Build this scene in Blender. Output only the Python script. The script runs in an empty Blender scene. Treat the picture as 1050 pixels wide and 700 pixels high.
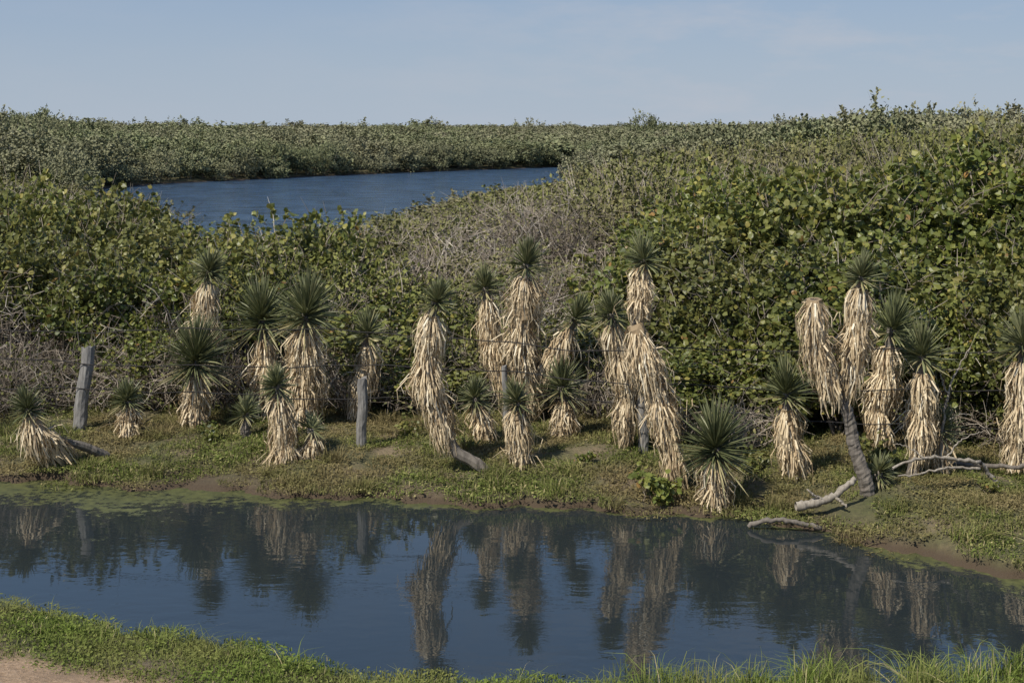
import bpy, math, numpy as np
from math import sin, cos, pi, radians
R = np.random.RandomState(7)
scene = bpy.context.scene
scene.view_settings.view_transform = 'Standard'
try: scene.view_settings.look = 'None'
except Exception: pass
scene.view_settings.exposure = 0

# ------------------------------------------------------------------ mesh builder
def norm(v):
    v = np.asarray(v, float)
    return v / np.maximum(np.linalg.norm(v, axis=-1, keepdims=True), 1e-9)

class MB:
    def __init__(s):
        s.v=[]; s.var=[]; s.loops=[]; s.sizes=[]; s.mats=[]; s.n=0
    def add(s, V, F, var, mat):
        V=np.asarray(V,float).reshape(-1,3); F=np.asarray(F,int)
        s.v.append(V); s.var.append(np.broadcast_to(var,(len(V),)).astype(float))
        s.loops.append((F+s.n).ravel()); s.sizes.append(np.full(len(F),F.shape[1]))
        s.mats.append(np.full(len(F),mat)); s.n+=len(V)
    def mesh(s, name, materials, smooth=False):
        V=np.concatenate(s.v); L=np.concatenate(s.loops); Z=np.concatenate(s.sizes); M=np.concatenate(s.mats)
        me=bpy.data.meshes.new(name)
        me.vertices.add(len(V)); me.vertices.foreach_set('co',V.astype(np.float32).ravel())
        me.loops.add(len(L)); me.loops.foreach_set('vertex_index',L.astype(np.int32))
        me.polygons.add(len(Z)); st=np.concatenate([[0],np.cumsum(Z)[:-1]])
        me.polygons.foreach_set('loop_start',st.astype(np.int32))
        for m in materials: me.materials.append(m)
        me.polygons.foreach_set('material_index',M.astype(np.int32))
        me.polygons.foreach_set('use_smooth',np.full(len(Z),smooth))
        a=me.attributes.new('var','FLOAT','POINT')
        a.data.foreach_set('value',np.concatenate(s.var).astype(np.float32))
        me.update(calc_edges=True); me.validate()
        return me

OVAL=np.array([(0,0),(.22,.38),(.62,.5),(1,.0),(.62,-.5),(.22,-.38)],float)
RHOM=np.array([(0,0),(.5,.5),(1,0),(.5,-.5)],float)
def add_leaves(mb,P,D,N,L,W,var,mat,tpl=OVAL,cup=.12):
    D=norm(D); S=norm(np.cross(N,D)); NN=np.cross(D,S)
    a=tpl[:,0][None,:,None]; b=tpl[:,1][None,:,None]
    L=np.broadcast_to(L,(len(P),))[:,None,None]; W=np.broadcast_to(W,(len(P),))[:,None,None]
    V=P[:,None]+a*L*D[:,None]+b*W*S[:,None]+(np.abs(b)*W*cup*1.6-a*a*L*cup)*NN[:,None]
    k=len(tpl); F=np.arange(len(P)*k).reshape(-1,k)
    mb.add(V,F,np.repeat(var,k),mat)
def add_strips(mb,C,S,W,var,mat):
    N,K,_=C.shape
    V=np.stack([C-S[:,None]*W[...,None]/2, C+S[:,None]*W[...,None]/2],2)
    base=(np.arange(N)*K*2)[:,None]+(np.arange(K-1)*2)[None]
    F=np.stack([base,base+1,base+3,base+2],-1).reshape(-1,4)
    mb.add(V,F,np.repeat(var,K*2),mat)
def add_tube(mb,P,r,sides,var,mat,rough=0.0,cap=True):
    P=np.asarray(P,float); r=np.broadcast_to(r,(len(P),)).astype(float)
    T=norm(np.gradient(P,axis=0)); ref=np.array([.31,.92,.2])
    A=norm(np.cross(T,ref)); B=np.cross(T,A)
    th=np.arange(sides)*2*pi/sides
    rr=r[:,None]*(1+rough*R.uniform(-1,1,(len(P),sides)))
    V=P[:,None]+rr[...,None]*(np.cos(th)[None,:,None]*A[:,None]+np.sin(th)[None,:,None]*B[:,None])
    i=np.arange(len(P)-1)[:,None]*sides; j=np.arange(sides)[None]; j2=(j+1)%sides
    F=np.stack([i+j,i+j2,i+sides+j2,i+sides+j],-1).reshape(-1,4)
    n0=mb.n
    mb.add(V,F,var,mat)
    if cap:
        mb.loops.append(np.arange(sides)+n0+(len(P)-1)*sides); mb.sizes.append(np.array([sides])); mb.mats.append(np.array([mat]))
def chaikin(P,n=2):
    P=np.asarray(P,float)
    for _ in range(n):
        Q=.75*P[:-1]+.25*P[1:]; Rr=.25*P[:-1]+.75*P[1:]
        P=np.concatenate([P[:1],np.stack([Q,Rr],1).reshape(-1,P.shape[1]),P[-1:]])
    return P
def resample(P,n):
    P=np.asarray(P,float); d=np.r_[0,np.cumsum(np.linalg.norm(np.diff(P,axis=0),axis=1))]
    t=np.linspace(0,d[-1],n)
    return np.stack([np.interp(t,d,P[:,k]) for k in range(3)],1)
def sm(t): t=np.clip(t,0,1); return t*t*(3-2*t)
def wig(x,y,f=1.0):
    return (np.sin(x*1.7*f+y*.9*f)+np.sin(-x*1.1*f+y*2.3*f+1.3)+np.sin(x*3.1*f+y*2.7*f+4.)*.5+np.sin(x*5.3*f-y*4.1*f+2.)*.35)/2.85
def obj(name,data,loc=(0,0,0),parent=None,rot=(0,0,0),scale=(1,1,1)):
    o=bpy.data.objects.new(name,data); scene.collection.objects.link(o)
    o.location=loc; o.rotation_euler=rot; o.scale=scale
    if parent: o.parent=parent
    return o

# ------------------------------------------------------------------ materials
def nm(name):
    m=bpy.data.materials.new(name); m.use_nodes=True; nt=m.node_tree; nt.nodes.clear()
    out=nt.nodes.new('ShaderNodeOutputMaterial'); b=nt.nodes.new('ShaderNodeBsdfPrincipled')
    nt.links.new(b.outputs[0],out.inputs[0]); return m,nt,b,out
def ramp(nt,stops,inp=None):
    r=nt.nodes.new('ShaderNodeValToRGB'); e=r.color_ramp.elements
    while len(e)<len(stops): e.new(.5)
    for i,(p,c) in enumerate(stops):
        e[i].position=p; e[i].color=(c[0],c[1],c[2],1)
    if inp is not None: nt.links.new(inp,r.inputs[0])
    return r
def noise(nt,scale,detail=4,vec=None,rough=.55):
    n=nt.nodes.new('ShaderNodeTexNoise'); n.inputs['Scale'].default_value=scale
    n.inputs['Detail'].default_value=detail; n.inputs['Roughness'].default_value=rough
    if vec is not None: nt.links.new(vec,n.inputs['Vector'])
    return n
def mixc(nt,fac,a,b,mode='MIX'):
    m=nt.nodes.new('ShaderNodeMix'); m.data_type='RGBA'; m.blend_type=mode
    for s,v in ((m.inputs[0],fac),(m.inputs[6],a),(m.inputs[7],b)):
        if isinstance(v,bpy.types.NodeSocket): nt.links.new(v,s)
        elif isinstance(v,tuple): s.default_value=(v[0],v[1],v[2],1)
        else: s.default_value=v
    return m.outputs[2]
def math_(nt,op,a,b=0.0,c=None):
    m=nt.nodes.new('ShaderNodeMath'); m.operation=op
    for i,v in enumerate((a,b,c)):
        if v is None: continue
        if isinstance(v,bpy.types.NodeSocket): nt.links.new(v,m.inputs[i])
        else: m.inputs[i].default_value=v
    return m.outputs[0]
def attr(nt,n):
    a=nt.nodes.new('ShaderNodeAttribute'); a.attribute_name=n; return a.outputs['Fac']
def pos(nt): return nt.nodes.new('ShaderNodeNewGeometry').outputs['Position']

def leaf_mat(name,stops,trans=.25,rough=.5,alt=None,altamt=.5,scale=.12,gloss=True,vr=(.5,.75)):
    m,nt,b,out=nm(name)
    c=ramp(nt,stops,attr(nt,'var')).outputs[0]
    oi=nt.nodes.new('ShaderNodeObjectInfo')
    val=math_(nt,'MULTIPLY_ADD',oi.outputs['Random'],vr[0],vr[1])
    hs=nt.nodes.new('ShaderNodeHueSaturation'); nt.links.new(c,hs.inputs['Color']); nt.links.new(val,hs.inputs['Value'])
    c=hs.outputs[0]
    if alt:
        n=noise(nt,scale,3,pos(nt)); f=ramp(nt,[(.42,(0,0,0)),(.62,(altamt,)*3)],n.outputs['Fac']).outputs[0]
        c=mixc(nt,f,c,alt)
    if gloss:
        nt.links.new(c,b.inputs['Base Color']); b.inputs['Roughness'].default_value=rough
        b.inputs['Specular IOR Level'].default_value=.35; sh=b.outputs[0]
    else:
        nt.nodes.remove(b); d=nt.nodes.new('ShaderNodeBsdfDiffuse'); nt.links.new(c,d.inputs[0]); sh=d.outputs[0]
    if trans>0:
        t=nt.nodes.new('ShaderNodeBsdfTranslucent'); nt.links.new(c,t.inputs['Color'])
        ms=nt.nodes.new('ShaderNodeMixShader'); ms.inputs[0].default_value=trans
        nt.links.new(sh,ms.inputs[1]); nt.links.new(t.outputs[0],ms.inputs[2]); sh=ms.outputs[0]
    nt.links.new(sh,out.inputs[0])
    return m
M_grape=leaf_mat('sea_grape_leaf',[(0,(.05,.07,.016)),(.45,(.125,.15,.032)),(.8,(.22,.23,.055)),(.97,(.33,.28,.07)),(1,(.28,.16,.05))],.22,.42,(.175,.16,.06),.5,.25)
M_mang=leaf_mat('mangrove_leaf',[(0,(.07,.085,.028)),(.5,(.15,.16,.052)),(.9,(.23,.225,.08)),(1,(.28,.23,.11))],.0,.5,(.22,.19,.11),.75,.10,False)
M_far=leaf_mat('hazed_canopy_leaf',[(0,(.12,.14,.075)),(.5,(.19,.205,.105)),(1,(.27,.265,.15))],0,.6,(.25,.23,.15),.8,.035,False)  # distance haze put into the leaf colour: paler, greyer greens
M_yuc=leaf_mat('yucca_leaf',[(0,(.045,.06,.026)),(.5,(.145,.16,.072)),(.85,(.26,.27,.14)),(1,(.42,.36,.19))],.10,.45,vr=(.2,.9))
M_straw=leaf_mat('dead_yucca_leaf',[(0,(.26,.18,.10)),(.4,(.55,.43,.26)),(.8,(.74,.62,.42)),(1,(.83,.75,.57))],.12,.7,vr=(.2,.9))
M_gr=leaf_mat('bank_grass_blade',[(0,(.06,.085,.02)),(.4,(.14,.17,.045)),(.7,(.24,.235,.085)),(1,(.44,.36,.20))],.2,.6,(.25,.19,.10),.75,.7,False)
M_gn=leaf_mat('lush_grass_blade',[(0,(.075,.11,.022)),(.6,(.17,.22,.05)),(.9,(.26,.28,.085)),(1,(.44,.38,.20))],.2,.6,(.22,.21,.08),.6,1.2,False)

def wood_mat(name,c1,c2,sc=30):
    m,nt,b,out=nm(name)
    g=nt.nodes.new('ShaderNodeTexCoord'); mp=nt.nodes.new('ShaderNodeMapping'); nt.links.new(g.outputs['Object'],mp.inputs[0])
    mp.inputs['Scale'].default_value=(1,1,.12)
    n=noise(nt,sc,6,mp.outputs[0],.7); n2=noise(nt,4,4,g.outputs['Object'])
    c=ramp(nt,[(.3,c1),(.7,c2)],n.outputs['Fac']).outputs[0]
    c=mixc(nt,math_(nt,'MULTIPLY',n2.outputs['Fac'],.6),c,tuple(x*.35 for x in c1))
    nt.links.new(c,b.inputs['Base Color']); b.inputs['Roughness'].default_value=.85
    bp=nt.nodes.new('ShaderNodeBump'); bp.inputs['Strength'].default_value=.7; bp.inputs['Distance'].default_value=.012
    nt.links.new(n.outputs['Fac'],bp.inputs['Height']); nt.links.new(bp.outputs[0],b.inputs['Normal'])
    return m
M_post=wood_mat('weathered_post_wood',(.12,.11,.10),(.40,.385,.35))
M_drift=wood_mat('driftwood',(.19,.16,.12),(.54,.48,.39))
M_trunk=wood_mat('yucca_trunk_bark',(.12,.10,.08),(.28,.245,.20))
M_twig=leaf_mat('bare_twig',[(0,(.10,.08,.06)),(.5,(.27,.225,.175)),(1,(.47,.42,.35))],.0,.8,gloss=False)
M_wire,nt,b,_=nm('rusty_wire'); b.inputs['Base Color'].default_value=(.025,.022,.02,1); b.inputs['Roughness'].default_value=.9

# ------------------------------------------------------------------ terrain
SX=np.array([-40,-8,-6.3,-3.2,-.3,1.9,3.35,4.1,4.8,6,8,40.]); SY=np.array([17.9,17.7,17.4,16.75,16.2,15.85,15.2,14.3,13.5,13.1,13.2,14.])
def yf(x): return np.interp(x,SX,SY)+.09*np.sin(x*3.1)+.07*np.sin(x*7.7+1)+.04*np.sin(x*17)+.02*np.sin(x*37)
NX=np.array([-40,-8,-4.64,-2.67,-.97,1.3,4,40.]); NY=np.array([15,14.0,12.75,11.85,11.05,10.8,11.05,11.6])
def yn(x): return np.interp(x,NX,NY)+.06*np.sin(x*2.7+2)+.04*np.sin(x*8.1)+.02*np.sin(x*19)
LAG=np.array([(-31,98),(-28,110),(-19,127),(-7.3,144),(7.2,163),(10,150),(6.6,105),(4.4,86),(-1.25,73),(-4.7,55),(-3.8,40),(-9,36),(-15,46),(-20,62),(-26,85)],float)
def lag_sd(x,y):
    x=np.asarray(x,float); y=np.asarray(y,float); d=np.full(x.shape,1e9); ins=np.zeros(x.shape,bool)
    n=len(LAG)
    for i in range(n):
        a=LAG[i]; b=LAG[(i+1)%n]; e=b-a
        t=np.clip(((x-a[0])*e[0]+(y-a[1])*e[1])/(e@e),0,1)
        d=np.minimum(d,np.hypot(x-a[0]-t*e[0],y-a[1]-t*e[1]))
        c=((a[1]>y)!=(b[1]>y))&(x<(b[0]-a[0])*(y-a[1])/(b[1]-a[1]+1e-12)+a[0]); ins^=c
    return np.where(ins,-d,d)
WZ=-.30
def ground_z(x,y):
    x=np.asarray(x,float); y=np.asarray(y,float)
    f=yf(x); n=yn(x); a=y-n; b=f-y
    m=np.minimum(a,b); zin=WZ-.02-np.clip(.25*m,0,.5)
    t=-b; zf=WZ-.02+.14*sm(t/.09)*(.75+.5*wig(x,y*0,1.1))+.19*sm(t/2.0)+.035*wig(x,y,2.2)*sm(t/.4)
    t2=-a; zn=WZ-.02+.05*sm(t2/.12)+.10*np.clip(t2,0,4)+.012*wig(x,y,2.5)*sm(t2/.3)
    zn=zn+2.1*sm((8-y)/6.0)
    z=np.where(b<0,zf,np.where(a<0,zn,zin))
    far=(y>24)
    if far.any():
        sd=lag_sd(x,y)
        z=np.where(far,np.where(sd<1.5,-.9+.9*sm((sd+3)/4.5)+0*x,z),z)
    return z
def grow(start,step,lim,ratio,cap=1e9):
    o=[];v=start;s=step
    while v<lim: s=min(s*ratio,cap if v<175 else 1e9); v+=s; o.append(v)
    return o
xs=list(np.arange(-10,10.01,.1)); g=grow(10,.1,4000,1.2,1.5); xs=[-v for v in g[::-1]]+xs+g
ys=[-4000,-1000,-200,-50,-20,-8,-3,-1,0,1,2,3,4,5,6,7,8,8.5,9,9.5]+list(np.arange(9.8,20.6,.08)); ys=ys+grow(ys[-1],.08,5000,1.2,1.5)
X,Y=np.meshgrid(np.array(xs),np.array(ys)); Z=ground_z(X,Y)
mb=MB(); ny,nx=X.shape
i=np.arange(ny-1)[:,None]*nx; j=np.arange(nx-1)[None]
F=np.stack([i+j,i+j+1,i+nx+j+1,i+nx+j],-1).reshape(-1,4)
def bare(x,y):  # trodden bare strip near the track
    return sm((yn(x)-.90-y+.14*wig(x,y,2.0)+.10*wig(x,y,6.0))/.45)*(y<20)
mb.add(np.stack([X,Y,Z],-1),F,bare(X,Y).ravel(),0)
M_ground,nt,b,out=nm('ground_soil_and_turf')
p=pos(nt); n1=noise(nt,1.6,6,p); n2=noise(nt,22,6,p,.7)
turf=ramp(nt,[(.3,(.07,.08,.027)),(.5,(.13,.12,.055)),(.66,(.22,.17,.105))],n1.outputs['Fac']).outputs[0]
turf=mixc(nt,.6,turf,ramp(nt,[(.3,(.3,.3,.3)),(.75,(1.3,1.25,1.1))],n2.outputs['Fac']).outputs[0],'MULTIPLY')
soil=ramp(nt,[(.3,(.22,.145,.08)),(.5,(.37,.25,.15)),(.75,(.54,.39,.26))],n2.outputs['Fac']).outputs[0]
soil=mixc(nt,ramp(nt,[(.4,(0,0,0)),(.65,(.75,.75,.75))],n1.outputs['Fac']).outputs[0],soil,(.22,.15,.09))
c=mixc(nt,attr(nt,'var'),turf,soil)
sp=nt.nodes.new('ShaderNodeSeparateXYZ'); nt.links.new(p,sp.inputs[0])
wet=nt.nodes.new('ShaderNodeMapRange'); wet.inputs[1].default_value=-.15; wet.inputs[2].default_value=-.26
nt.links.new(sp.outputs[2],wet.inputs[0]); c=mixc(nt,wet.outputs[0],c,(.075,.052,.03))
nt.links.new(c,b.inputs['Base Color']); b.inputs['Roughness'].default_value=.95
bp=nt.nodes.new('ShaderNodeBump'); bp.inputs['Distance'].default_value=.03; nt.links.new(n2.outputs['Fac'],bp.inputs['Height']); nt.links.new(bp.outputs[0],b.inputs['Normal'])
obj('ground',mb.mesh('ground',[M_ground],True))

# ------------------------------------------------------------------ water
def water_mat(name,deep,scales,strength,dist,algae):
    m,nt,b,out=nm(name); p=pos(nt)
    mp=nt.nodes.new('ShaderNodeMapping'); nt.links.new(p,mp.inputs[0]); mp.inputs['Scale'].default_value=scales
    n=noise(nt,1,3 if algae else 6,mp.outputs[0],.5 if algae else .65)
    bp=nt.nodes.new('ShaderNodeBump'); bp.inputs['Strength'].default_value=strength; bp.inputs['Distance'].default_value=dist
    if algae:   # breeze patches: ripples come and go
        n5=noise(nt,.7,2,p); nt.links.new(math_(nt,'MULTIPLY',ramp(nt,[(.4,(.25,.25,.25)),(.6,(1,1,1))],n5.outputs['Fac']).outputs[0],strength),bp.inputs['Strength'])
    nt.links.new(n.outputs['Fac'],bp.inputs['Height']); nt.links.new(bp.outputs[0],b.inputs['Normal'])
    b.inputs['IOR'].default_value=1.38
    if algae:
        n2=noise(nt,11,6,p,.75); n3=noise(nt,1.6,4,p,.6)
        f=math_(nt,'ADD',attr(nt,'var'),math_(nt,'MULTIPLY',math_(nt,'SUBTRACT',n2.outputs['Fac'],.5),1.3))
        f=math_(nt,'ADD',f,math_(nt,'MULTIPLY',math_(nt,'SUBTRACT',n3.outputs['Fac'],.5),1.1))
        f=ramp(nt,[(.50,(0,0,0)),(.66,(.85,.85,.85))],f).outputs[0]
        col=ramp(nt,[(.35,(.05,.055,.02)),(.65,(.13,.135,.045))],n2.outputs['Fac']).outputs[0]
        nt.links.new(mixc(nt,f,deep,col),b.inputs['Base Color'])
        nt.links.new(math_(nt,'MULTIPLY_ADD',f,.55,.02),b.inputs['Roughness'])
    else:
        # light and dark of wind ripples painted into the base colour
        mp2=nt.nodes.new('ShaderNodeMapping'); nt.links.new(p,mp2.inputs[0]); mp2.inputs['Scale'].default_value=(.5,1.1,1)
        n4=noise(nt,1.,5,mp2.outputs[0],.75)
        nt.links.new(ramp(nt,[(.36,tuple(x*.25 for x in deep)),(.64,tuple(x*1.7 for x in deep))],n4.outputs['Fac']).outputs[0],b.inputs['Base Color']); b.inputs['Roughness'].default_value=.10
    return m
M_pond=water_mat('pond_water',(.020,.026,.028),(3.0,6.0,3.0),.16,.02,True)
M_lag=water_mat('lagoon_water',(.045,.085,.145),(1.1,2.4,1.),1.0,.55,False)
px_=np.arange(-12,12.01,.12); py_=np.arange(10.2,18.2,.1)
X,Y=np.meshgrid(px_,py_); ny,nx=X.shape
i=np.arange(ny-1)[:,None]*nx; j=np.arange(nx-1)[None]
F=np.stack([i+j,i+j+1,i+nx+j+1,i+nx+j],-1).reshape(-1,4)
tf=yf(X)-Y; tn=Y-yn(X)
wl=np.interp(X,[-12,-5,-3,0,2.5,3.6,4.6,12],[.9,.75,.5,.22,.15,.4,.9,.9])
al=.85*np.exp(-np.maximum(tf,0)/wl)+.75*np.exp(-np.maximum(tn,0)/np.interp(X,[-4,0,3,5],[.3,.2,.35,.5]))
al+=.22*sm((-2.2-X)/2)*sm((tf)/.5)
mb=MB(); mb.add(np.stack([X,Y,X*0+WZ],-1),F,al.ravel(),0)
for x0,x1 in ((-40,-12),(12,40)):
    mb.add([(x0,9.5,WZ),(x1,9.5,WZ),(x1,18.6,WZ),(x0,18.6,WZ)],[[0,1,2,3]],0,0)
obj('pond_water',mb.mesh('pond_water',[M_pond],True))
mb=MB(); mb.add([(-50,30,WZ),(25,30,WZ),(25,178,WZ),(-50,178,WZ)],[[0,1,2,3]],0,0)
obj('lagoon_water',mb.mesh('lagoon_water',[M_lag]))

# ------------------------------------------------------------------ yuccas
def yucca(base,paths,crowns,dark=0.0,nleaf=150,name='yucca_plant'):
    bz=float(ground_z(np.array([base[0]]),np.array([base[1]]))[0]); O=np.array([base[0],base[1],bz])
    mb=MB()
    for k,pd in enumerate(paths):
        P=resample(chaikin(np.array(pd['pts'],float)-O,2),40)
        P[:,0]+=.015*np.sin(np.linspace(0,9,40)+R.rand()*6); P[:,1]+=.015*np.sin(np.linspace(0,8,40)+R.rand()*6)
        Ln=np.sum(np.linalg.norm(np.diff(P,axis=0),axis=1)); T=norm(np.gradient(P,axis=0))
        tr=pd.get('tr',.065)
        add_tube(mb,P,np.linspace(tr*1.15,tr*.85,40),9,.5,2,.12)
        t0,t1=pd['skirt']; Rk=pd['r']*.90
        if t1>t0:
            SL=(t1-t0)*Ln
            N=int(110+820*SL)
            t=t0+(t1-t0)*R.rand(N)**.85; idx=t*39; i0=np.clip(idx.astype(int),0,38); fr=(idx-i0)[:,None]
            C0=P[i0]*(1-fr)+P[i0+1]*fr; TT=T[i0]
            down=norm(-TT*.8+np.array([0,0,-1.])+R.normal(0,.08,(N,3)))
            th=R.rand(N)*2*pi
            A=norm(np.cross(TT,np.array([.2,1,.1]))); B=np.cross(TT,A)
            out=A*np.cos(th)[:,None]+B*np.sin(th)[:,None]
            u=(t-t0)/(t1-t0)
            ph=R.rand(3)*6; am=R.uniform(.08,.24,3)
            lump=1+am[0]*np.sin(u*9+ph[0]+th)+am[1]*np.sin(th*2+u*7+ph[1])+am[2]*np.sin(u*15+ph[2])
            Rr=Rk*(.62+.5*np.sin(np.clip(u*1.15+.05,0,1)*pi*.75))*lump*R.uniform(.5,1.12,N)
            ln=R.uniform(.20,.40,N)*np.clip(SL/.7,.6,1)
            stick=R.rand(N)<.08; Rr=np.where(stick,Rr*R.uniform(1.2,1.8,N),Rr)
            o=out*Rr[:,None]; d=down*ln[:,None]
            C=np.stack([C0,C0+o*.62+d*.04,C0+o*.95+d*.40,C0+o*R.uniform(.75,1.0,N)[:,None]+d*.8,C0+o*R.uniform(.55,1.0,N)[:,None]+d],1)
            C[:,2:,:2]+=R.normal(0,.012,(N,3,2))
            C[...,2]=np.maximum(C[...,2],-.03+R.rand(N,1)*.03)
            S=norm(np.cross(out,down)+R.normal(0,.35,(N,3)))
            W=R.uniform(.010,.024,N)[:,None]*np.array([1,1,.9,.6,.15])[None]
            v=np.clip(R.normal(.55,.22,N)-.25*(1-u)*(R.rand(N)),0,1)
            add_strips(mb,C,S,W,v,1)
            a,b_=int(t0*39),int(t1*39); a=min(a,b_-3)
            Q=P[a:b_+1]; q=np.linspace(0,1,len(Q))
            add_tube(mb,Q,Rk*(.35+.32*np.sin(q*pi*.8)),10,.12,1,.15)
    for (k,cr) in crowns:
        P=resample(chaikin(np.array(paths[k]['pts'],float)-O,2),40); c=P[-1]; ax=norm(P[-1]-P[-4]+R.normal(0,.012,3))
        N=int(nleaf*1.6); q=np.linspace(0,1,N)+R.normal(0,.03,N)
        el=np.radians(R.uniform(-30,-12)+105*np.clip(q,0,1)**.8)+R.normal(0,.14,N); th=np.arange(N)*2.39996+R.normal(0,.25,N)
        D=np.stack([np.cos(el)*np.cos(th),np.cos(el)*np.sin(th),np.sin(el)],1)
        D=norm(D+(ax-np.array([0,0,1]))*.6)
        st=c[None]+ax[None]*((q-.6)[:,None]*.32*cr)
        L=cr*R.uniform(.62,1.16,N)*(1.0-.12*np.abs(q-.5))
        droop=(np.cos(el)*.14+.02)*R.uniform(.0,1.7,N)
        s=np.array([0,.12,.4,.72,1.0])
        C=st[:,None]+D[:,None]*(s[None,:,None]*L[:,None,None]); C[...,2]-=droop[:,None]*L[:,None]*s[None]**2
        S=norm(np.cross(D,np.array([0,0,1.]))+R.normal(0,.3,(N,3)))
        W=R.uniform(.75,1.15,N)[:,None]*(.017+.014*cr)*np.array([.9,.75,1.0,.75,.05])[None]
        v=np.clip(.56-dark+.2*q+R.normal(0,.15,N),0,.92)
        v=np.where((q<.14)&(R.rand(N)<.7),.98,v)
        add_strips(mb,C,S,W,v,0)
        nn=norm(np.cross(D,S)); add_strips(mb,C.copy(),norm(S*.5+nn),W*.55,np.clip(v-.08,0,1),0)
    return obj(name,mb.mesh(name,[M_yuc,M_straw,M_trunk]),O)
def simple(X,D,zc,cr,dx=0.,skirt=(.0,.8),r=.2,dark=0.,nleaf=150):
    gz=float(ground_z(np.array([X]),np.array([D]))[0])
    b=R.choice([-1,1])*R.uniform(.03,.09)*zc
    pts=[(X,D,gz-.03),(X+dx*.3+b,D,gz+(zc-gz)*.4),(X+dx*.8+b*.3,D,gz+(zc-gz)*.8),(X+dx,D,zc)]
    yucca((X,D),[dict(pts=pts,skirt=skirt,r=r)],[(0,cr)],dark,nleaf)
g0=lambda x,y: float(ground_z(np.array([x]),np.array([y]))[0])
yucca((-5.12,18.0),[dict(pts=[(-5.12,18.0,g0(-5.12,18)+.0),(-5.45,17.7,.10),(-5.76,17.45,.14),(-5.88,17.4,.35),(-5.93,17.4,.58)],skirt=(.46,.93),r=.19,tr=.05)],[(0,.30)])
simple(-5.03,18.7,.44,.30,-.03,(.05,.85),.17)
simple(-4.24,19.3,.88,.64,-.06,(.1,.75),.20,dark=.08,nleaf=230)
simple(-4.30,20.3,1.97,.36,-.02,(.35,.92),.21)
simple(-3.50,19.9,1.35,.62,.0,(.15,.8),.22,dark=.08,nleaf=210)
simple(-2.73,19.3,1.50,.60,-.06,(.04,.86),.29,nleaf=230)
simple(-2.82,17.6,.83,.29,-.09,(.0,.85),.19)
simple(-2.49,17.7,.28,.24,.0,(.0,.7),.15,nleaf=100)
simple(-3.52,18.8,.25,.28,.0,(0,0),.1,nleaf=110)
simple(-2.24,19.7,1.17,.36,.24,(.05,.86),.17)
yucca((-.30,17.0),[dict(pts=[(-.30,17.0,g0(-.3,17)-.02),(-.46,17.0,.03),(-.68,17.0,.13),(-.84,17.05,.50),(-1.06,17.1,1.12),(-.98,17.1,1.65),(-.90,17.1,1.93)],skirt=(.30,.93),r=.20,tr=.065)],[(0,.31)])
yucca((-.07,19.8),[dict(pts=[(-.07,19.8,-.03),(-.12,19.8,.53),(-.34,19.8,1.35),(-.38,19.8,1.80)],skirt=(.28,.92),r=.18)],[(0,.34)])
simple(.26,19.3,2.17,.40,-.06,(.12,.92),.26)
yucca((.13,19.4),[dict(pts=[(.13,19.4,-.03),(.35,19.4,.66),(.70,19.4,1.12),(.87,19.4,1.42)],skirt=(.38,.9),r=.18)],[(0,.38)])
simple(1.42,17.9,1.68,.32,-.17,(.14,.92),.19)
yucca((1.94,16.6),[dict(pts=[(1.94,16.6,g0(1.88,16.6)-.03),(1.84,16.6,.50),(1.62,16.6,1.20),(1.42,16.6,1.72)],skirt=(.15,1.0),r=.20,tr=.055),
   dict(pts=[(1.50,16.63,1.45),(1.46,16.62,1.78),(1.50,16.6,2.20),(1.54,16.6,2.48)],skirt=(.42,.9),r=.17,tr=.06)],[(1,.32)])
simple(-.39,18.3,.55,.30,-.09,(.0,.8),.15)
simple(.13,17.3,.70,.29,-.07,(.0,.86),.17)
simple(.65,18.5,.66,.40,.0,(.0,.72),.20,dark=.05)
simple(2.29,16.0,.42,.56,.0,(.1,.8),.22,dark=.16,nleaf=220)
simple(3.34,16.6,.93,.44,-.14,(.0,.82),.18,dark=.12,nleaf=160)
yucca((3.90,15.75),[dict(pts=[(3.94,15.75,g0(3.9,15.75)-.03),(3.82,15.75,.45),(3.66,15.75,.98)],skirt=(0,0),r=.1,tr=.075),
   dict(pts=[(3.66,15.75,.95),(3.54,15.72,1.20),(3.37,15.7,1.60),(3.32,15.7,2.12)],skirt=(.22,1.),r=.18,tr=.06),
   dict(pts=[(3.66,15.75,.95),(3.70,15.78,1.20),(3.82,15.8,1.62),(3.86,15.8,2.1),(3.88,15.8,2.36)],skirt=(.2,.92),r=.18,tr=.06)],[(2,.30)])
simple(4.56,17.5,1.55,.47,.12,(.1,.86),.19,dark=.10,nleaf=170)
simple(4.60,16.3,1.42,.42,.10,(.24,.86),.18)
simple(4.98,16.5,.52,.30,.0,(.1,.8),.15)
simple(5.93,16.8,1.48,.44,.10,(.05,.86),.20)
simple(4.12,15.95,.14,.27,.0,(0,0),.1,nleaf=110)
simple(7.4,17.0,1.6,.42,.05,(.05,.86),.2); simple(-7.6,18.6,1.0,.4,.0,(.05,.8),.2)

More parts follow.
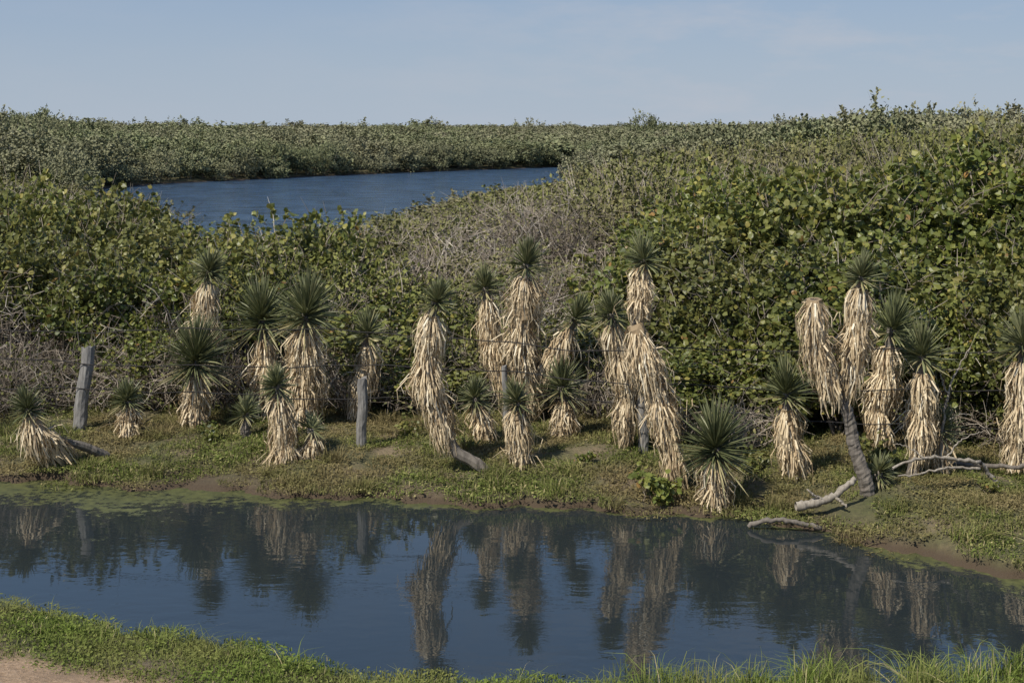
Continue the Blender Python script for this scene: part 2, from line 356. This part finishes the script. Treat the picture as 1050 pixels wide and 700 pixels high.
# ------------------------------------------------------------------ fence
def fence_y(x): return np.interp(x,[-12,-5.74,-1.96,-.07,1.6,3.15,5.6,12],[19.8,19.0,18.7,18.9,17.9,17.2,16.9,16.9])
fence=obj('barbed_wire_fence',None)
for k,(x,h,lean,r) in enumerate([(-8.6,1.1,-.05,.08),(-5.80,1.06,.14,.095),(-1.93,.86,.02,.07),(-.07,.85,-.03,.04),(1.66,.72,-.03,.07),(8.3,1.1,0,.08)]):
    mb=MB(); n=14; t=np.linspace(0,1,n)
    P=np.stack([lean*t+.008*np.sin(t*9+k),.01*np.sin(t*7),-.1+(h+.1)*t],1)
    add_tube(mb,P,r*(1-.12*t),12,.5,0,.07)
    V=mb.v[0]; top=V[-12:]; top[:,2]+=R.uniform(-.03,.03,12)+top[:,0]*.3
    y=float(fence_y(x))
    if k==2: y=18.2
    obj('post_%d'%(k+1),mb.mesh('fence_post',[M_post]),(x,y,g0(x,y)),fence)
for k,h in enumerate((.50,.90,1.33)):
    xx=np.arange(-11,11,.1); yy=fence_y(xx)-.09-.9*np.exp(-((xx-.3)/1.6)**2)*(k>0)
    zz=h+.04*np.sin(xx*.83+k*2)+.015*np.sin(xx*2.9+k)+.008*np.sin(xx*7)
    mb=MB(); add_tube(mb,np.stack([xx,yy,zz],1),.0068,5,.5,0)
    for x in np.arange(-11,11,.14):
        y=float(np.interp(x,xx,yy)); z=float(np.interp(x,xx,zz)); a=R.rand()*pi
        for q in (a,a+1.4):
            d=np.array([.25*cos(q),cos(q),sin(q)])*.02
            add_tube(mb,[(x-d[0],y-d[1],z-d[2]),(x,y,z),(x+d[0],y+d[1],z+d[2])],.0022,3,.5,0)
    obj('wire_%d'%(k+1),mb.mesh('wire',[M_wire]),(0,0,0),fence)

# ------------------------------------------------------------------ driftwood and dead branches
def wood(name,chains,mat,sides=9):
    O=np.array(chains[0][0][0]); mb=MB()
    for pts,r0,r1 in chains:
        P=resample(chaikin(np.array(pts)-O,2),24); P+=R.normal(0,.006,P.shape)
        add_tube(mb,P,np.linspace(r0,r1,24)*(1+.12*np.sin(np.arange(24)*1.3+R.rand()*6)),sides,.5,0,.16)
    obj(name,mb.mesh(name,[mat],True),O)
wood('driftwood_log',[([(3.08,15.45,-.10),(3.35,15.45,-.06),(3.52,15.45,.02),(3.74,15.5,.20)],.055,.028),([(3.4,15.45,-.04),(3.25,15.4,.04),(3.2,15.4,.10)],.02,.008),([(3.5,15.45,.01),(3.62,15.35,-.08)],.02,.01)],M_drift)
wood('driftwood_branch',[([(2.55,15.3,-.27),(2.70,15.25,-.19),(2.95,15.2,-.18),(3.3,15.15,-.25)],.026,.024)],M_trunk)
wood('dead_branch',[([(4.15,15.5,.30),(4.45,15.6,.40),(4.8,15.7,.37),(5.2,15.8,.30)],.014,.022),([(4.2,15.5,.22),(4.5,15.6,.22),(4.85,15.7,.27),(5.2,15.8,.22)],.009,.016),
   ([(4.8,15.7,.37),(4.95,15.7,.58),(5.2,15.7,.66)],.010,.004),([(4.5,15.6,.40),(4.35,15.6,.52),(4.2,15.6,.55)],.008,.004),([(5.2,15.8,.30),(5.45,15.9,.0),(5.5,15.9,-.12)],.022,.03)],M_drift,7)
wood('dead_branch',[([(4.95,16.4,.0),(4.95,16.4,.5),(5.02,16.4,.95),(5.15,16.4,1.25),(5.28,16.4,1.48)],.022,.006),([(5.02,16.4,.95),(4.93,16.4,1.15),(4.95,16.4,1.35)],.010,.004),([(4.96,16.4,.6),(5.15,16.4,.72),(5.3,16.4,.7)],.010,.004)],M_drift,7)
wood('fallen_log',[([(4.9,15.3,-.07),(5.15,15.3,-.06),(5.5,15.35,-.08)],.022,.016)],M_drift)
wood('fallen_log',[([(5.0,16.9,.05),(5.6,16.6,.06),(6.3,16.5,.1)],.03,.022)],M_trunk)

# ------------------------------------------------------------------ shrub meshes
def rdir(n):
    return norm(R.normal(0,1,(n,3)))
def shrub(name,h,r,nclump,per,leafL,leafW,mat,tpl=OVAL,stems=7,cr=(.22,.40),low=.1,varmu=.5,twigs=0,sprigs=0,bare_shoots=0):
    mb=MB()
    cs=[]
    while len(cs)<nclump:
        p=R.uniform(-1,1,3); q=np.linalg.norm(p)
        if q>1 or q<.35: continue
        z=(p[2]*.5+.5)
        rr=r*(.75+.35*math.sin(min(z*1.1,1)*pi*.8))
        cs.append((p[0]*rr,p[1]*rr,low*h+z*h*(1-low)*.90))
    cs=np.array(cs)
    for k in range(stems):
        c=cs[R.randint(len(cs))]; b0=np.array([R.normal(0,.15),R.normal(0,.15),-.05])
        P=resample(chaikin([b0,b0*.4+c*[.25,.25,.45],c*[.8,.8,.8],c],2),12)+R.normal(0,.02,(12,3))
        add_tube(mb,P,np.linspace(.028,.008,12)*(h/2.4),5,R.uniform(.2,.6),1)
    for c in cs:
        c_r=R.uniform(*cr)*r; n=int(per*R.uniform(.5,1.4))
        d=rdir(n); d[:,2]=np.where(R.rand(n)<.6,np.abs(d[:,2]),d[:,2])
        st=R.uniform(.7,1.3,3)
        P=c+d*c_r*R.uniform(.3,1.2,n)[:,None]*st
        P[:,2]=np.maximum(P[:,2],.02)
        N=norm(d*.6+np.array([0,0,.4])+R.normal(0,.7,(n,3)))
        D=np.cross(N,rdir(n))
        s=R.uniform(.55,1.25,n); v=np.clip(varmu+R.normal(0,.22,n)+R.normal(0,.12),0,.95)
        v=np.where(R.rand(n)<.012,1.0,v)
        add_leaves(mb,P,D,N,leafL*s,leafW*s,v,0,tpl)
        for _ in range(twigs):
            a=c+R.normal(0,.05,3); b=c+rdir(1)[0]*c_r*1.3+[0,0,.1]
            add_tube(mb,[a,(a+b)/2+R.normal(0,.02,3),b],[.006,.005,.003],3,R.uniform(.3,1),1,cap=False)
    up=cs[cs[:,2]>h*.35]
    for _ in range(sprigs):   # leafy shoots breaking the outline
        c=up[R.randint(len(up))]; dr=norm(c*[1,1,.25]*R.uniform(.2,1.2)+[R.normal(0,.3)*r,R.normal(0,.3)*r,r*R.uniform(.4,1.3)])
        ln=R.uniform(.35,.75)*r*.5; a=c+dr*r*.18; K=7; t=np.linspace(0,1,K)
        P=a+dr*(t*ln)[:,None]; P[:,:2]+=np.outer(t*t,R.normal(0,.06,2))
        add_tube(mb,P,np.linspace(.007,.003,K),3,.5,1,cap=False)
        m=12; tt=R.uniform(.2,1.05,m); Q=np.stack([np.interp(tt,t,P[:,k]) for k in range(3)],1)
        Dl=norm(rdir(m)+dr*.8); s=R.uniform(.6,1.15,m)
        add_leaves(mb,Q,Dl,norm(rdir(m)+[0,0,.6]),leafL*s,leafW*s,np.clip(R.normal(varmu+.15,.18,m),0,.95),0,tpl)
    for _ in range(bare_shoots):
        c=up[R.randint(len(up))]; dr=norm(c*[1,1,.2]+[R.normal(0,.5)*r,R.normal(0,.5)*r,r*R.uniform(.3,1.2)]); ln=R.uniform(.4,.9)*r*.6
        b=c+dr*(ln+.2*r); add_tube(mb,[c,(c+b)/2+R.normal(0,.05,3),b],[.010,.007,.003],3,R.uniform(.3,.9),1,cap=False)
        for _ in range(3):
            q=c+dr*ln*R.uniform(.5,1); e=q+rdir(1)[0]*.2+[0,0,.08]; add_tube(mb,[q,(q+e)/2+R.normal(0,.02,3),e],[.005,.004,.002],3,.6,1,cap=False)
    return mb.mesh(name,[mat,M_twig])
def brush(name,h,r,n,w=.010,leaves=0):
    mb=MB()
    for k in range(n):
        th=R.rand()*2*pi; a=R.uniform(.1,1); b0=np.array([cos(th),sin(th),0])*r*.3*R.rand()
        tip=np.array([cos(th)*r*a,sin(th)*r*a,h*R.uniform(.4,1)*(1-.3*a*a)])
        mid=(b0+tip)/2+np.array([R.normal(0,.18),R.normal(0,.18),.25*h*R.rand()])
        tip2=tip+np.array([cos(th)*.25,sin(th)*.25,-R.uniform(-.1,.3)])
        P=resample(chaikin([b0,mid,tip,tip2],2),8)+R.normal(0,.012,(8,3))
        v=np.clip(R.normal(.5,.25),0,1)
        add_tube(mb,P,np.linspace(w,w*.35,8),3,v,1,cap=False)
        for _ in range(5):
            i_=R.randint(2,8); q=P[i_]; e=q+rdir(1)[0]*R.uniform(.12,.38)+[0,0,.06]
            add_tube(mb,[q,(q+e)/2+R.normal(0,.02,3),e],[w*.5,w*.4,w*.25],3,v,1,cap=False)
    if leaves:
        P=rdir(leaves)*R.uniform(.4,1,leaves)[:,None]*[r,r,h*.5]+[0,0,h*.5]
        add_leaves(mb,P,rdir(leaves),norm(rdir(leaves)+[0,0,.8]),.06,.04,np.clip(R.normal(.5,.25,leaves),0,1),0)
    return mb.mesh(name,[M_mang,M_twig])
GS=[shrub('sea_grape_small',2.3,1.05,44,95,.095,.082,M_grape,stems=16,twigs=3,sprigs=45,bare_shoots=10) for _ in range(4)]
GL=[shrub('sea_grape_large',3.4,1.45,62,95,.115,.10,M_grape,stems=28,cr=(.16,.32),low=.04,twigs=3,sprigs=80,bare_shoots=14) for _ in range(4)]
MS=[shrub('mangrove_small',2.1,1.2,48,70,.09,.055,M_mang,RHOM,stems=10,twigs=3,sprigs=40,bare_shoots=22) for _ in range(4)]
MM=[shrub('mangrove_mid',2.6,1.6,50,62,.14,.10,M_mang,RHOM,stems=4,twigs=1,sprigs=30,bare_shoots=16) for _ in range(4)]
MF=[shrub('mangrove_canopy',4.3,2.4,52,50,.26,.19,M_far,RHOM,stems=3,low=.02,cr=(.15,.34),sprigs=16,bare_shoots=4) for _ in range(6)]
BR=[brush('dry_brush',1.9,1.15,115,.012,leaves=240) for _ in range(3)]
BL=[brush('dry_undergrowth',.9,.8,65,.008,leaves=300) for _ in range(3)]

def place(parent,pool,x,y,H,h0,rx=1.0):
    s=H/h0; z=float(ground_z(np.array([x]),np.array([y]))[0])
    sx=rx*R.uniform(.8,1.15)
    obj(parent.name+'_clump',pool[R.randint(len(pool))],(x,y,min(z,0.0)-.03),parent,(R.normal(0,.06),R.normal(0,.06),R.rand()*2*pi),(sx,sx,s))
T_g=obj('sea_grape_thicket',None); T_m=obj('mangrove_thicket',None); T_b=obj('dry_brush_thicket',None); T_f=obj('distant_mangrove_forest',None)
# height of the front hedge against bearing u = x / distance
UX=(np.array([-400,0,60,110,160,200,232,262,320,350,380,430,500,560,620,680,705,740,790,850,890,930,980,1050,1400])-525)/1458.
UH=np.array([2.9,2.9,2.75,2.95,2.75,2.6,2.3,2.55,2.7,2.35,2.55,2.3,2.15,1.95,2.1,2.6,3.2,3.6,3.4,3.8,3.45,3.75,3.6,3.9,3.8])
for row,d in enumerate((21.5,22.8,24.2,25.6)):
    for x in np.arange(-12,12.1,.95):
        xx=x+R.uniform(-.4,.4); dd=d+R.uniform(-.4,.4); u=xx/dd; H=float(np.interp(u,UX,UH))
        if u>.12: dd-=1.5*(row==0)
        H*=(.72 if row==0 else .9)*R.uniform(.75,1.14) if row<2 else R.uniform(.76,1.06)
        if u<-.2:
            if row==0 and R.rand()<.8: place(T_b,BR,xx,dd,min(H,1.9),1.9); continue
            place(T_g if R.rand()<.75 else T_b, GS if R.rand()<.75 else BR,xx,dd,H,2.3)
        elif u<-.06:
            if R.rand()<.22: place(T_b,BR,xx,dd,H,1.9)
            else: place(T_g if R.rand()<.8 else T_m, GS if R.rand()<.75 else MS,xx,dd,H,2.3)
        elif u<.085:
            q=R.rand()
            if q<.66: place(T_b,BR,xx,dd,H*1.0,1.9)
            elif q<.87: place(T_m,MS,xx,dd,H*.95,2.1)
            else: place(T_g,GS,xx,dd,H*.85,2.3)
        else:
            place(T_g,GL if H>2.3 else GS,xx,dd,H,3.4 if H>2.3 else 2.3)
for x in np.arange(-10.5,10.6,.5):
    xx=x+R.uniform(-.2,.2); u=xx/19.8
    if u<.12:
        place(T_b,BL,xx,R.uniform(20.1,20.8) if u<0 else R.uniform(19.5,20.2),R.uniform(.5,1.1),.9)
        if u<-.18: place(T_b,BL,xx,R.uniform(20.1,20.6),R.uniform(.7,1.2),.9)
    elif R.rand()<.6: place(T_b,BL,xx,R.uniform(17.9,18.6),R.uniform(.4,.8),.9)
for (x,y,h) in [(4.3,18.6,1.6),(5.6,18.5,1.9),(6.6,18.2,2.),(3.6,18.8,1.5),(2.4,18.9,1.2),(-1.3,20.6,1.0),(1.2,20.5,1.3),(7.6,18,2.2),(-5.2,20.8,1.2)]:
    place(T_g,GS,x,y,h,2.3,.8)
# mid distance
LX=(np.array([-500,0,130,150,215,240,350,400,500,590,620,700,800,1050,1500])-525)/1458.
LY=np.array([186,186,192,203,212,229,234,220,199,186,172,155,148,130,120.])
for d in np.arange(27.2,92,1.2):
    st=1.6 if d<45 else 2.2
    for x in np.arange(-.45*d-2,.45*d+2,st):
        if R.rand()<(.22 if d<50 else .35): continue
        xx=x+R.uniform(-.6,.6); dd=d+R.uniform(-.5,.5)
        if float(lag_sd(np.array([xx]),np.array([dd]))[0])<.9: continue
        u=xx/dd; H=4-(float(np.interp(u,LX,LY))-132)*dd/1458
        H=min(H,3.3+1.4*float(sm((u-.06)/.25))*float(sm((dd-30)/40)))
        H*=R.uniform(.74,1.02)*(1+.08*float(wig(xx*.25,dd*.25)))
        if u>.05: H=min(H,4.9)
        if H<.7:
            if H<-2: continue
            H=R.uniform(.6,.9)
        if R.rand()<(.62 if (-.09<u<.06 and dd<42) else (.16 if u>.05 else .08)): place(T_b,BR,xx,dd,H,1.9,1.25)
        elif dd<34 and abs(u)>.1: place(T_g,GS,xx,dd,H,2.3,1.1)
        elif dd<42: place(T_m,MS,xx,dd,H,2.1,1.2)
        else: place(T_m,MM,xx,dd,H,2.6,1.15)
# fringe of low mangroves standing in the lagoon margin
for k in range(len(LAG)):
    a=LAG[k]; b=LAG[(k+1)%len(LAG)]; e=b-a; ln=np.hypot(*e); nrm=np.array([e[1],-e[0]])/ln
    if min(a[1],b[1])<80: continue
    for t in np.arange(0,1,1.7/ln):
        q=a+e*t+R.normal(0,.5,2)
        s1=float(lag_sd(np.array([q[0]+nrm[0]*.8]),np.array([q[1]+nrm[1]*.8]))[0])
        q=q+nrm*(.7 if s1>0 else -.7)*R.uniform(.3,1.6)
        place(T_f,MF,q[0],q[1],R.uniform(1.3,3.2),4.3,.62)
# far
for d in np.arange(92,240,3.0):
    for x in np.arange(-.42*d,.42*d,3.1 if d<150 else 4.2):
        xx=x+R.uniform(-1.4,1.4); dd=d+R.uniform(-1.3,1.3)
        sdv=float(lag_sd(np.array([xx]),np.array([dd]))[0])
        if sdv<1.2: continue
        if R.rand()<.12: continue
        u=xx/dd; H=3.2+.75*float(wig(xx*.07,dd*.07))+1.8*float(sm((u-.06)/.25))+.4*float(sm((-u-.18)/.12))+R.uniform(-.7,.6)
        if sdv<6: H=min(H,R.uniform(2.4,3.9))
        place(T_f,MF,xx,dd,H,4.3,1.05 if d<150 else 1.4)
d=240.
while d<1900:
    sp=.019*d; w=.42*d
    for x in np.arange(-w,w,sp):
        xx=x+R.uniform(-.45,.45)*sp; u=xx/d
        H=3.7+d*.0006+.9*float(wig(xx*.02,d*.02))+1.5*float(sm((u-.08)/.28))+R.uniform(-.5,.6)+(R.uniform(.8,3.0) if R.rand()<.06 else 0)+max(0,(-u-.22))*18
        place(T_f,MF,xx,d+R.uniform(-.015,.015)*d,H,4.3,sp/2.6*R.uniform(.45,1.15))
    d*=1.042

# ------------------------------------------------------------------ grass
def patch(name,n,r,hlo,hhi,w,mat,herbs=0,lean=.5,vm=.45):
    mb=MB(); rr=r*np.sqrt(R.rand(n)); th=R.rand(n)*2*pi
    P=np.stack([rr*np.cos(th),rr*np.sin(th),np.full(n,-.01)],1)
    h=R.uniform(hlo,hhi,n); a=R.rand(n)*2*pi; le=np.abs(R.normal(0,lean,n))
    dr=np.stack([np.cos(a),np.sin(a),np.zeros(n)],1)
    C=np.stack([P,P+dr*(h*le*.25)[:,None]+[0,0,1]*(h*.45)[:,None],P+dr*(h*le*.7)[:,None]+[0,0,1]*(h*.8)[:,None],P+dr*(h*le*1.25)[:,None]+[0,0,1]*(h*(1-.25*le))[:,None]],1)
    S=norm(np.cross(dr,[0,0,1.])+R.normal(0,.4,(n,3)))
    W=(w*R.uniform(.7,1.3,n))[:,None]*np.array([1,.9,.6,.1])
    add_strips(mb,C,S,W,np.clip(R.normal(vm,.25,n),0,1),0)
    if herbs:
        rr=r*np.sqrt(R.rand(herbs)); th=R.rand(herbs)*2*pi
        P=np.stack([rr*np.cos(th),rr*np.sin(th),R.uniform(0,hhi*.5,herbs)],1)
        add_leaves(mb,P,rdir(herbs)*[1,1,.3],norm(rdir(herbs)*.6+[0,0,1]),R.uniform(.02,.045,herbs),R.uniform(.012,.03,herbs),np.clip(R.normal(vm,.2,herbs),0,1),0,OVAL)
    return mb.mesh(name,[mat])
GP=[patch('bank_turf',230,.32,.02,.08,.009,M_gr,130) for _ in range(5)]
GT=[patch('bank_tuft',130,.14,.10,.28,.008,M_gr,0,.6,.5) for _ in range(3)]
NP=[patch('lush_turf',300,.28,.012,.05,.007,M_gn,50) for _ in range(4)]
NT=[patch('reed_tuft',50,.14,.12,.34,.007,M_gn,0,.6,.6) for _ in range(3)]
G1=obj('bank_grass',None); G2=obj('shore_grass',None); G3=obj('tall_grass',None)
def put(par,pool,x,y,s=1.0,sz=None):
    z=g0(x,y); s=s*R.uniform(.8,1.2)
    obj(par.name+'_patch',pool[R.randint(len(pool))],(x,y,z),par,(0,0,R.rand()*6.28),(s,s,s if sz is None else sz))
for x in np.arange(-9.5,9.5,.28):
    f=float(yf(x)); y=f+.14
    while y<20.9:
        w_=float(wig(x,y,1.6))+.5*float(wig(x+9,y,5))
        if R.rand()<.92-.6*(w_>.45): put(G1,GP,x+R.uniform(-.12,.12),y+R.uniform(-.1,.1),1,R.uniform(.4,1.0)+.6*max(0,-w_))
        if R.rand()<.05+.2*(y>18.6)+.16*(w_<-.6): put(G1,GT,x+R.uniform(-.12,.12),y+R.uniform(-.1,.1),1,R.uniform(.35,.95))
        y+=.28
for x in np.arange(-9,9,.2):
    n=float(yn(x)); y=n-.02
    while y>n-1.35 and y>9.5:
        if R.rand()<.93-.9*float(bare(x,y)): put(G2,NP,x+R.uniform(-.1,.1),y+R.uniform(-.1,.1),1,R.uniform(.4,1.4))
        y-=.2
for _ in range(85):
    x=R.uniform(.6,5.0); y=float(yn(x))+R.uniform(-.4,.4)
    put(G3,NT,x,y,1,R.uniform(.3,1.1))
for _ in range(45):
    x=R.uniform(-5,1.2); y=float(yn(x))+R.uniform(-.8,.04); put(G3,NT,x,y,.8,R.uniform(.2,.45))
WD=[shrub('weed',.35,.22,9,16,.075,.05,M_grape,stems=4,cr=(.3,.5)) for _ in range(2)]
for (x,y,s) in [(1.55,16.15,1.2),(1.75,16.0,.9),(-3.9,18.6,.8),(-1.4,18.6,.9),(.9,17.2,.6),(2.9,16.9,.9),(4.3,17.,1.0),(-.6,17.9,.6),(5.2,15.6,.6)]:
    obj('broadleaf_weed',WD[R.randint(2)],(x,y,g0(x,y)),None,(0,0,R.rand()*6),(s,s,s))

# ------------------------------------------------------------------ light, sky, camera
EL=radians(50); AZ=radians(225)
sd=np.array([sin(AZ)*cos(EL),cos(AZ)*cos(EL),sin(EL)])
L=bpy.data.lights.new('sun','SUN'); L.energy=5.0; L.angle=radians(.5); L.color=(1,.94,.84)
so=obj('sun',L,(0,0,50))
from mathutils import Vector
so.rotation_euler=Vector(sd).to_track_quat('Z','Y').to_euler()
w=bpy.data.worlds.new('World'); scene.world=w; w.use_nodes=True; nt=w.node_tree; nt.nodes.clear()
out=nt.nodes.new('ShaderNodeOutputWorld'); bg=nt.nodes.new('ShaderNodeBackground'); nt.links.new(bg.outputs[0],out.inputs[0])
sk=nt.nodes.new('ShaderNodeTexSky'); sk.sky_type='NISHITA'; sk.sun_disc=False; sk.sun_elevation=EL; sk.sun_rotation=AZ
sk.air_density=1.0; sk.dust_density=.3; sk.ozone_density=3.0
tc=nt.nodes.new('ShaderNodeTexCoord'); mp=nt.nodes.new('ShaderNodeMapping'); nt.links.new(tc.outputs['Generated'],mp.inputs[0])
mp.inputs['Scale'].default_value=(6,6,22); mp.inputs['Location'].default_value=(2.1,.2,.9)
ST=.12
# humid blue haze low over the horizon
sx=nt.nodes.new('ShaderNodeSeparateXYZ'); nt.links.new(tc.outputs['Generated'],sx.inputs[0])
hz=nt.nodes.new('ShaderNodeMapRange'); hz.inputs[1].default_value=0; hz.inputs[2].default_value=.7; hz.inputs[3].default_value=.95; hz.inputs[4].default_value=0
nt.links.new(sx.outputs[2],hz.inputs[0])
hcol=ramp(nt,[(0,(.40,.475,.575)),(.09,(.285,.37,.52)),(.22,(.25,.42,.70)),(.5,(.16,.34,.75))],sx.outputs[2]).outputs[0]
sc_=nt.nodes.new('ShaderNodeVectorMath'); sc_.operation='SCALE'; nt.links.new(hcol,sc_.inputs[0]); sc_.inputs['Scale'].default_value=1/ST
c=mixc(nt,hz.outputs[0],sk.outputs[0],sc_.outputs[0])
cn=noise(nt,1.5,6,mp.outputs[0],.62)
f=ramp(nt,[(.46,(0,0,0)),(.68,(.5,.5,.5))],cn.outputs['Fac']).outputs[0]
side=nt.nodes.new('ShaderNodeMapRange'); side.inputs[1].default_value=-.15; side.inputs[2].default_value=.15; side.inputs[3].default_value=.15; nt.links.new(sx.outputs[0],side.inputs[0])
f=math_(nt,'MULTIPLY',f,side.outputs[0])
c=mixc(nt,f,c,(.50/ST,.52/ST,.58/ST))
nt.links.new(c,bg.inputs[0]); bg.inputs[1].default_value=ST
cam=bpy.data.cameras.new('camera'); cam.lens=50; cam.sensor_width=36; cam.shift_y=-218/1050.; cam.clip_start=.1; cam.clip_end=8000
co=obj('camera',cam,(0,0,4.0),None,(pi/2,0,0)); scene.camera=co
